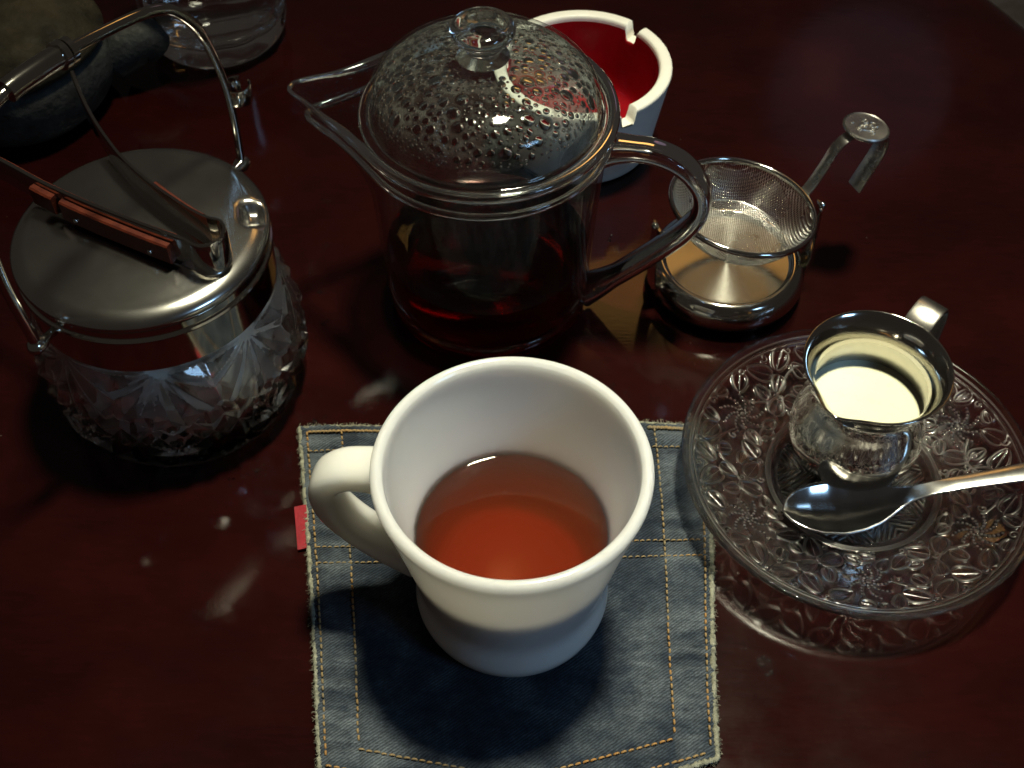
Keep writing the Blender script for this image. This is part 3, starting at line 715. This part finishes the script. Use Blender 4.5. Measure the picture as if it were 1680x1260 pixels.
# ------------------------------------------------------------------ creamer, cream, spoon
CR = (0.1291, 0.2804, 0.0076)
CM = thing('creamer', CR, 'small polished steel cream jug with flared lip standing on glass saucer', 'creamer')
spd = math.radians(228)
def cfn(r, t, z, i):
    d = (t - spd + PI) % (2 * PI) - PI
    return r + 0.0042 * math.exp(-(d / 0.26) ** 2) * ss(0.040, 0.0525, z), z + 0.0008 * math.exp(-(d / 0.26) ** 2) * ss(0.045, 0.0525, z)
cp = cr([(0.0165, 0.0004), (0.0180, 0.0010), (0.0205, 0.0040), (0.0238, 0.0100), (0.0246, 0.0160), (0.0240, 0.0230), (0.0222, 0.0310), (0.0208, 0.0370), (0.0208, 0.0415), (0.0226, 0.0465), (0.0252, 0.0508), (0.0263, 0.0524), (0.0258, 0.0530), (0.0240, 0.0512), (0.0216, 0.0470), (0.0201, 0.0420), (0.0200, 0.0370), (0.0213, 0.0310), (0.0230, 0.0230), (0.0234, 0.0160), (0.022, 0.009)], 5)
cpl = [tuple(p) for p in cp]; ci = 15 * 5
obj('jug_body', lathe([(0, 0.0004)] + cpl[:ci + 1], 112, cfn), M_steel, CM)
obj('jug_inside', lathe(cpl[ci:] + [(0.0, 0.006)], 112, cfn), M_satin, CM)
ha = math.radians(48)
hpth = cr([(0.0225, 0.0478), (0.0290, 0.0530), (0.0365, 0.0545), (0.0415, 0.0500), (0.0425, 0.0400), (0.0400, 0.0280), (0.0340, 0.0190), (0.0240, 0.0160)], 6)
obj('handle', strip([(r * math.cos(ha), r * math.sin(ha), z) for r, z in hpth], 0.0052, 0.0006, (-math.sin(ha), math.cos(ha), 0)), M_brush, CM, sharp=35)
cz = 0.0300
crm = obj('cream', lathe([(0, cz), (0.0200, cz), (0.0214, cz + 0.0003), (0.0221, cz - 0.0003), (0.022, cz - 0.003), (0, cz - 0.003)][::-1], 72), M_cream, sharp=40, loc=CR); tag(crm, 'pale yellow cream inside the small steel jug', 'cream')

sp0 = Vector((0.0990, 0.2490)); sdir = (Vector((0.1845, 0.2592)) - sp0).normalized(); snor = Vector((-sdir.y, sdir.x))
NS, NW = 90, 16; Ls = 0.128; V = []; F = []
sw = np.array([0, .002, .006, .012, .020, .028, .035, .040, .044, .048, .054, .065, .085, .105, .120, .128])
ww = np.array([.0004, .0048, .0085, .0112, .0124, .0116, .0094, .0066, .0042, .0031, .0027, .0029, .0038, .0050, .0056, .0030])
zz = np.array([.0150, .0138, .0118, .0098, .0086, .0092, .0112, .0135, .0158, .0178, .0200, .0222, .0248, .0268, .0275, .0270])
dpv = np.array([0, .0015, .0036, .0052, .0060, .0056, .0040, .0022, .0008, .0002, 0, -.0004, -.0005, -.0005, -.0004, 0])
def wid_s(s): return float(np.interp(s, sw, ww))
sws = np.array([t ** 1.3 for t in np.linspace(0, 1, NS + 1)]) * Ls
for s_ in sws:
    w_ = wid_s(s_); zc = float(np.interp(s_, sw, zz)); dd = float(np.interp(s_, sw, dpv))
    for q in range(NW + 1):
        v = -1 + 2 * q / NW; pos = sp0 + sdir * float(s_) + snor * (v * w_)
        V.append((pos.x, pos.y, zc + dd * v * v))
for i in range(NS):
    for q in range(NW): a = i * (NW + 1) + q; F.append((a, a + NW + 1, a + NW + 2, a + 1))
spn = obj('teaspoon', (V, F), M_spoon); sm_ = spn.modifiers.new('sub', 'SMOOTH'); sm_.iterations = 4; sm_.factor = 0.5
so = spn.modifiers.new('thick', 'SOLIDIFY'); so.thickness = 0.0011; so.offset = 0
tag(spn, 'steel teaspoon lying across the glass saucer in front of the jug', 'spoon')

# ------------------------------------------------------------------ cut glass pail with steel fittings
PC = (-0.1337, 0.3239, 0.0)
PL = thing('ice_pail', PC, 'round cut crystal ice pail with steel band and upright bail handle', 'ice pail')
gp = cr([(0.0430, 0.0), (0.0455, 0.0010), (0.0490, 0.0070), (0.0517, 0.0160), (0.0527, 0.0260), (0.0520, 0.0360), (0.0498, 0.0460), (0.0468, 0.0550), (0.0444, 0.0610), (0.0437, 0.0680), (0.0437, 0.0760)], 14)
NCELL = 8
def cut(r, t, z, i):
    if z < 0.0005 or z > 0.0585 or i > len(gp): return r, z
    w = 2 * PI / NCELL; u = (((t + 0.22) / w) % 1 - 0.5) * w * 0.049; h = 0.0575 - z
    env = ss(0.0, 0.003, z) * (1 - ss(0.0565, 0.0585, z))
    phi = math.atan2(u, h + 0.001); rad = math.hypot(u, h)
    fan = abs(((phi / 0.46) % 1) * 2 - 1)
    dia = max(abs((((u + h * 0.8) / 0.0140) % 1) * 2 - 1), abs((((u - h * 0.8) / 0.0140) % 1) * 2 - 1))
    star = abs(((math.atan2(u, z - 0.016) / (PI / 5)) % 1) * 2 - 1)
    rs_ = math.hypot(u, z - 0.016)
    k_ = ss(0.0255, 0.0275, rad)
    dep = fan * min(0.0032, 0.14 * rad) * (1 - k_) + k_ * (dia * 0.0038 if rs_ > 0.0115 else star * 0.0034 + 0.0010 * rs_ / 0.0115)
    return r - dep * env, z
inn = [(0.0412, 0.0760), (0.0412, 0.0630), (0.0432, 0.0560), (0.0448, 0.0480), (0.0455, 0.0380), (0.0452, 0.0280), (0.0438, 0.0180), (0.0405, 0.0105), (0.034, 0.0085)]
obj('glass_body', lathe([(0, 0.0)] + [tuple(p) for p in gp] + [tuple(p) for p in cr(inn, 4)] + [(0, 0.008)], 540, cut), M_cut, PL, sharp=28)
bandp = [(0.0442, 0.0590), (0.0452, 0.0592), (0.0453, 0.0740), (0.0460, 0.0745), (0.0463, 0.0752), (0.0460, 0.0760), (0.0453, 0.0764), (0.0453, 0.0795), (0.0442, 0.0798)]
obj('steel_band', lathe(bandp, 128), M_steel, PL, sharp=35)
ir = random.Random(3); ice = []; cen = []
for zl, rad, n in ((0.018, 0.028, 9), (0.018, 0.008, 3), (0.034, 0.0315, 10), (0.034, 0.012, 4), (0.050, 0.029, 8), (0.050, 0.010, 3)):
    for q in range(n):
        a_ = 2 * PI * (q + ir.random() * 0.5) / n; R_ = Matrix.Rotation(ir.uniform(0, 6), 3, Vector((ir.random(), ir.random(), ir.random() + 0.1)).normalized())
        bv_, bf_ = box(0, 0, 0, ir.uniform(0.013, 0.017), ir.uniform(0.012, 0.016), ir.uniform(0.011, 0.015))
        cp_ = Vector((rad * math.cos(a_), rad * math.sin(a_), zl))
        ice.append(([tuple(cp_ + R_ @ (Vector(v) * ir.uniform(0.82, 1.0))) for v in bv_], bf_))
ic = obj('ice', join(*ice), M_ice, None, smooth=False, loc=PC); ic['kind'] = 'stuff'; tag(ic, 'cloudy ice added inside the cut crystal pail to lighten the glass', 'ice')  # pale filling added to lighten the glass; ice is assumed
ax = Vector((0.0573, 0.0924, 0)).normalized()
for s in (-1, 1):
    q = ax * (s * 0.0535)
    kn = sweep([ax * (s * 0.0450) + Vector((0, 0, 0.0745)), ax * (s * 0.0500) + Vector((0, 0, 0.0745)), ax * (s * 0.0530) + Vector((0, 0, 0.0745)), ax * (s * 0.0565) + Vector((0, 0, 0.0745)), ax * (s * 0.0580) + Vector((0, 0, 0.0745))], lambda t: (0.0016, 0.0016, 0.0030, 0.0030, 0.0012)[int(round(t * 4))], lambda t: (0.0016, 0.0016, 0.0030, 0.0030, 0.0012)[int(round(t * 4))], 16)
    obj('pivot_knob', kn, M_steel, PL)
bail = cr([(0.0545, 0.0745), (0.0556, 0.0945), (0.0550, 0.1120), (0.0518, 0.1290), (0.0485, 0.1395), (0.0442, 0.1470), (0.0386, 0.1535), (0.0324, 0.1572), (0.0230, 0.1600), (0.0075, 0.1628), (-0.0063, 0.1648), (-0.0200, 0.1658), (-0.0317, 0.1655), (-0.0400, 0.1625), (-0.0470, 0.1560), (-0.0520, 0.1440), (-0.0550, 0.1290), (-0.0562, 0.1100), (-0.0560, 0.0980), (-0.0545, 0.0745)], 6)
bp = [ax * s + Vector((0, 0, z)) for s, z in bail]
nb = ax.cross(Vector((0, 0, 1)))
obj('bail_handle', sweep(bp, lambda t: 0.0017 if t < 0.2 else 0.0020, lambda t: 0.0015 if t < 0.2 else 0.0018, 14, ref=nb), M_steel, PL)
gsl = [p for p, (s, z) in zip(bp, bail) if -0.030 < s < -0.0085]
obj('grip_sleeve', sweep(gsl, 0.0037, 0.0037, 20, ref=nb), M_steel, PL, sharp=40)
def on_bail(s): 
    S_ = [b[0] for b in bail]; i = min(range(len(bail)), key=lambda q: abs(S_[q] - s) + (9 if bail[q][1] < 0.15 else 0)); return bp[i]
c0 = on_bail(-0.0063); dirb = (on_bail(-0.0095) - on_bail(-0.003)).normalized()
for d0, rad in ((0.0018, 0.0046), (-0.0012, 0.0043)):
    obj('collar', sweep([c0 + dirb * (d0 - 0.0013), c0 + dirb * (d0 - 0.0011), c0 + dirb * (d0 + 0.0011), c0 + dirb * (d0 + 0.0013)], lambda t: rad * (0.8 if t in (0, 1) else 1), lambda t: rad * (0.8 if t in (0, 1) else 1), 20, ref=nb), M_steel, PL, sharp=40)
cc = ax * 0.0604 + Vector((0, 0, 0.1055)); ring_ = []
for q in range(23):
    t = math.radians(-150 + q * 14); ring_.append(cc + ax * (0.0050 * -math.cos(t)) + nb * (0.0050 * math.sin(t)))
obj('tong_clip', strip(ring_, 0.0034, 0.0004, (0, 0, 1)), M_steel, PL, sharp=35)

LC = (PC[0], PC[1], 0.0)
na = math.atan2(0.3312 - 0.3239, -0.0947 + 0.1337)
def lidfn(r, t, z, i):
    x, y = r * math.cos(t) - 0.0402 * math.cos(na), r * math.sin(t) - 0.0402 * math.sin(na)
    u = x * math.cos(na) + y * math.sin(na); v = -x * math.sin(na) + y * math.cos(na)
    d = 0.0042 * math.exp(-(u / 0.0035) ** 4 - (v / 0.0052) ** 4) if z > 0.0812 else 0
    return r, z - d
lp = cr([(0.0445, 0.0800), (0.0458, 0.0804), (0.0461, 0.0818), (0.0455, 0.0832), (0.0438, 0.0846), (0.0412, 0.0857), (0.0380, 0.0862)], 6) + [np.array((0.038 - q * 0.038 / 26, 0.0862 + 0.0026 * (1 - (1 - q / 26) ** 2))) for q in range(1, 26)]
lid = obj('pail_lid', lathe([tuple(p) for p in lp] + [(0, 0.0888)], 220, lidfn), M_lid, loc=LC); tag(lid, 'worn round steel lid with small notch on top of the crystal ice pail', 'lid')

# ------------------------------------------------------------------ tongs on the pail lid
TG = thing('ice_tongs', (-0.1045, 0.3055, 0.0872), 'U shaped steel ice tongs with red brown wooden grips lying on the pail lid', 'tongs')
O = Vector((-0.1045, 0.3055, 0.0))
armA = [Vector((x, y, 0)) - O for x, y in ((-0.1700, 0.3960), (-0.1640, 0.3830), (-0.1560, 0.3680), (-0.1475, 0.3545), (-0.1389, 0.3426), (-0.1270, 0.3300), (-0.1150, 0.3195), (-0.1060, 0.3130))]
armB = [Vector((x, y, 0)) - O for x, y in ((-0.1115, 0.3022), (-0.1200, 0.3062), (-0.1300, 0.3112), (-0.1484, 0.3210), (-0.1660, 0.3315), (-0.1843, 0.3440), (-0.2000, 0.3530))]
bend = [Vector((0.0068 * math.cos(math.radians(a)), 0.0068 * math.sin(math.radians(a)), 0)) for a in (55, 30, 0, -30, -60, -90, -115)]
full = [p for p in cr([tuple(q) for q in armA + bend + armB], 5)]
full = [Vector((p[0], p[1], 0.0074)) for p in full]
def tw(t): 
    return 0.0046 + 0.0026 * ss(0.0, 0.28, t) * (1 - 0.55 * ss(0.75, 1.0, t))
obj('spring_strip', strip(full, tw, 0.00085, (0, 0, 1)), M_steel, TG, sharp=35)
def offset(pts, d, h):
    out = []
    for i, p in enumerate(pts):
        T = (pts[min(i + 1, len(pts) - 1)] - pts[max(i - 1, 0)]).normalized(); N = Vector((0, 0, 1)).cross(T); out.append(p + N * d + Vector((0, 0, h)))
    return out
Bl = [Vector(p) for p in cr([tuple(q) for q in armB], 6)]; Al = [Vector(p) for p in cr([tuple(q) for q in armA], 6)]
gB = [p + Vector((0, 0, 0.0070)) for p in Bl[3:22]]; gA = [p + Vector((0, 0, 0.0070)) for p in Al[29:41]]
gripB = obj('wooden_grip', strip(offset(gB, 0.0022, 0), 0.0043, 0.0014, (0, 0, 1)), M_wood, TG, sharp=35)
gripA = obj('wooden_grip', strip(offset(gA, 0.0022, -0.0012), 0.0052, 0.0015, (0, 0, 1)), M_wood, TG, sharp=35)
obj('wooden_lining', strip(offset([p + Vector((0, 0, 0.0078)) for p in Bl[2:]], -0.0012, 0), lambda t: 0.0058 - 0.002 * t, 0.0006, (0, 0, 1)), M_wood, TG, sharp=35)
obj('wooden_block', strip(offset([p + Vector((0, 0, 0.0074)) for p in Bl[22:26]], 0.0020, 0), 0.0040, 0.0017, (0, 0, 1)), M_wood, TG, sharp=35)
for i in (5, 16):
    q = offset(gB, 0.0038, 0)[i]; obj('rivet', ball(0.0010, tuple(q - Vector((0, 0, 0.001))), 10, 6), M_steel, gripB)

# ------------------------------------------------------------------ far left: tumbler, stoneware pot, napkin
TU = thing('tumbler', (-0.1545, 0.5575, 0.0), 'clear thick based glass tumbler of water at the far edge', 'tumbler')
to = cr([(0.0270, 0.0004), (0.0310, 0.0012), (0.0346, 0.0050), (0.0360, 0.0120), (0.0366, 0.0250), (0.0376, 0.0500), (0.0392, 0.0850), (0.0398, 0.0895), (0.0388, 0.0900), (0.0380, 0.0880), (0.0358, 0.0500), (0.0342, 0.0250), (0.0322, 0.0155), (0.027, 0.0128)], 5)
obj('glass', lathe([(0, 0.0016), (0.024, 0.0016)] + [tuple(p) for p in to] + [(0, 0.0125)], 96, lambda r, t, z, i: (r * (1 + 0.028 * abs(math.cos(6 * t)) * ss(0.003, 0.015, z) * (1 - ss(0.05, 0.06, z))), z)), M_glass, TU)
wtp = [(0, 0.0122), (0.027, 0.0125), (0.0327, 0.0152), (0.0348, 0.0250), (0.0358, 0.0400), (0.0361, 0.0480), (0, 0.0480)]
wt = obj('water', lathe(wtp, 72), M_water, sharp=50, loc=(-0.1545, 0.5575, 0.0)); tag(wt, 'clear water in the glass tumbler', 'water')

PT = thing('stoneware_pot', (-0.2430, 0.5020, 0.0), 'dark rough stoneware pot with olive brown domed lid at the far left', 'pot')
wob = lambda r, t, z, i: (r * (1 + 0.018 * math.sin(5 * t + 1) * math.sin(60 * z)), z)
obj('pot_body', lathe([(0, 0.0006), (0.033, 0.0006)] + [tuple(p) for p in cr([(0.036, 0.001), (0.043, 0.008), (0.0465, 0.018), (0.0470, 0.028), (0.0450, 0.034), (0.040, 0.035)], 5)] + [(0, 0.035)], 72, wob), M_stone, PT)
obj('pot_lid', lathe([(0.0, 0.0352)] + [tuple(p) for p in cr([(0.044, 0.0355), (0.0468, 0.0385), (0.0462, 0.0425), (0.042, 0.0480), (0.033, 0.0535), (0.020, 0.0570), (0.008, 0.0580)], 5)] + [(0, 0.0581)], 72, wob), M_olive, PT)
lg = cr([(0.043, 0.014, 0.018), (0.054, 0.0165, 0.023), (0.061, 0.019, 0.024), (0.066, 0.021, 0.018)], 5)
obj('side_lug', sweep(lg, lambda t: 0.0125 - 0.003 * t, lambda t: 0.013 - 0.005 * t, 14, e=2.6), M_stone, PT)
nk = []
for q, (h_, dx) in enumerate(((0.0012, 0.0), (0.0026, 0.004), (0.0040, 0.009))):
    nk.append(box(-0.290 + dx, 0.640 + dx, h_, 0.085, 0.07, 0.0010, 0.42))
nap = obj('napkin', join(*nk), M_napkin, sharp=30); tag(nap, 'pale grey green folded paper napkin behind the stoneware pot', 'napkin')

# ------------------------------------------------------------------ water specks on the table
sp = []
for x, y, r in ((-0.100, 0.276, .0008), (-0.104, 0.274, .0006), (-0.108, 0.272, .0009), (-0.078, 0.3005, .0012), (-0.0765, 0.302, .0008), (-0.094, 0.268, .0006), (0.040, 0.3185, .0008), (0.046, 0.315, .0006), (0.082, 0.203, .0009), (0.086, 0.198, .0007), (0.088, 0.195, .0010), (0.090, 0.191, .0008), (-0.085, 0.400, .0011), (-0.088, 0.385, .0009), (-0.083, 0.372, .0010), (-0.080, 0.355, .0012), (-0.086, 0.430, .0008), (0.045, 0.405, .0009), (0.052, 0.395, .0007), (0.120, 0.330, .0008)):
    for _ in range(3):
        s = r * rnd.uniform(0.4, 1.0); sp.append(ball(s, (x + rnd.uniform(-.002, .002), y + rnd.uniform(-.002, .002), s * 0.12), 10, 6, 0.42))
o = obj('water_specks', join(*sp), M_drop); o['kind'] = 'stuff'; tag(o, 'tiny scattered water specks glinting on the dark table', 'water')

# light focused through liquids and glass
for o_ in (tea,): o_.cycles.is_caustics_caster = True
mug_b.cycles.is_caustics_receiver = True; mug_f.cycles.is_caustics_receiver = True
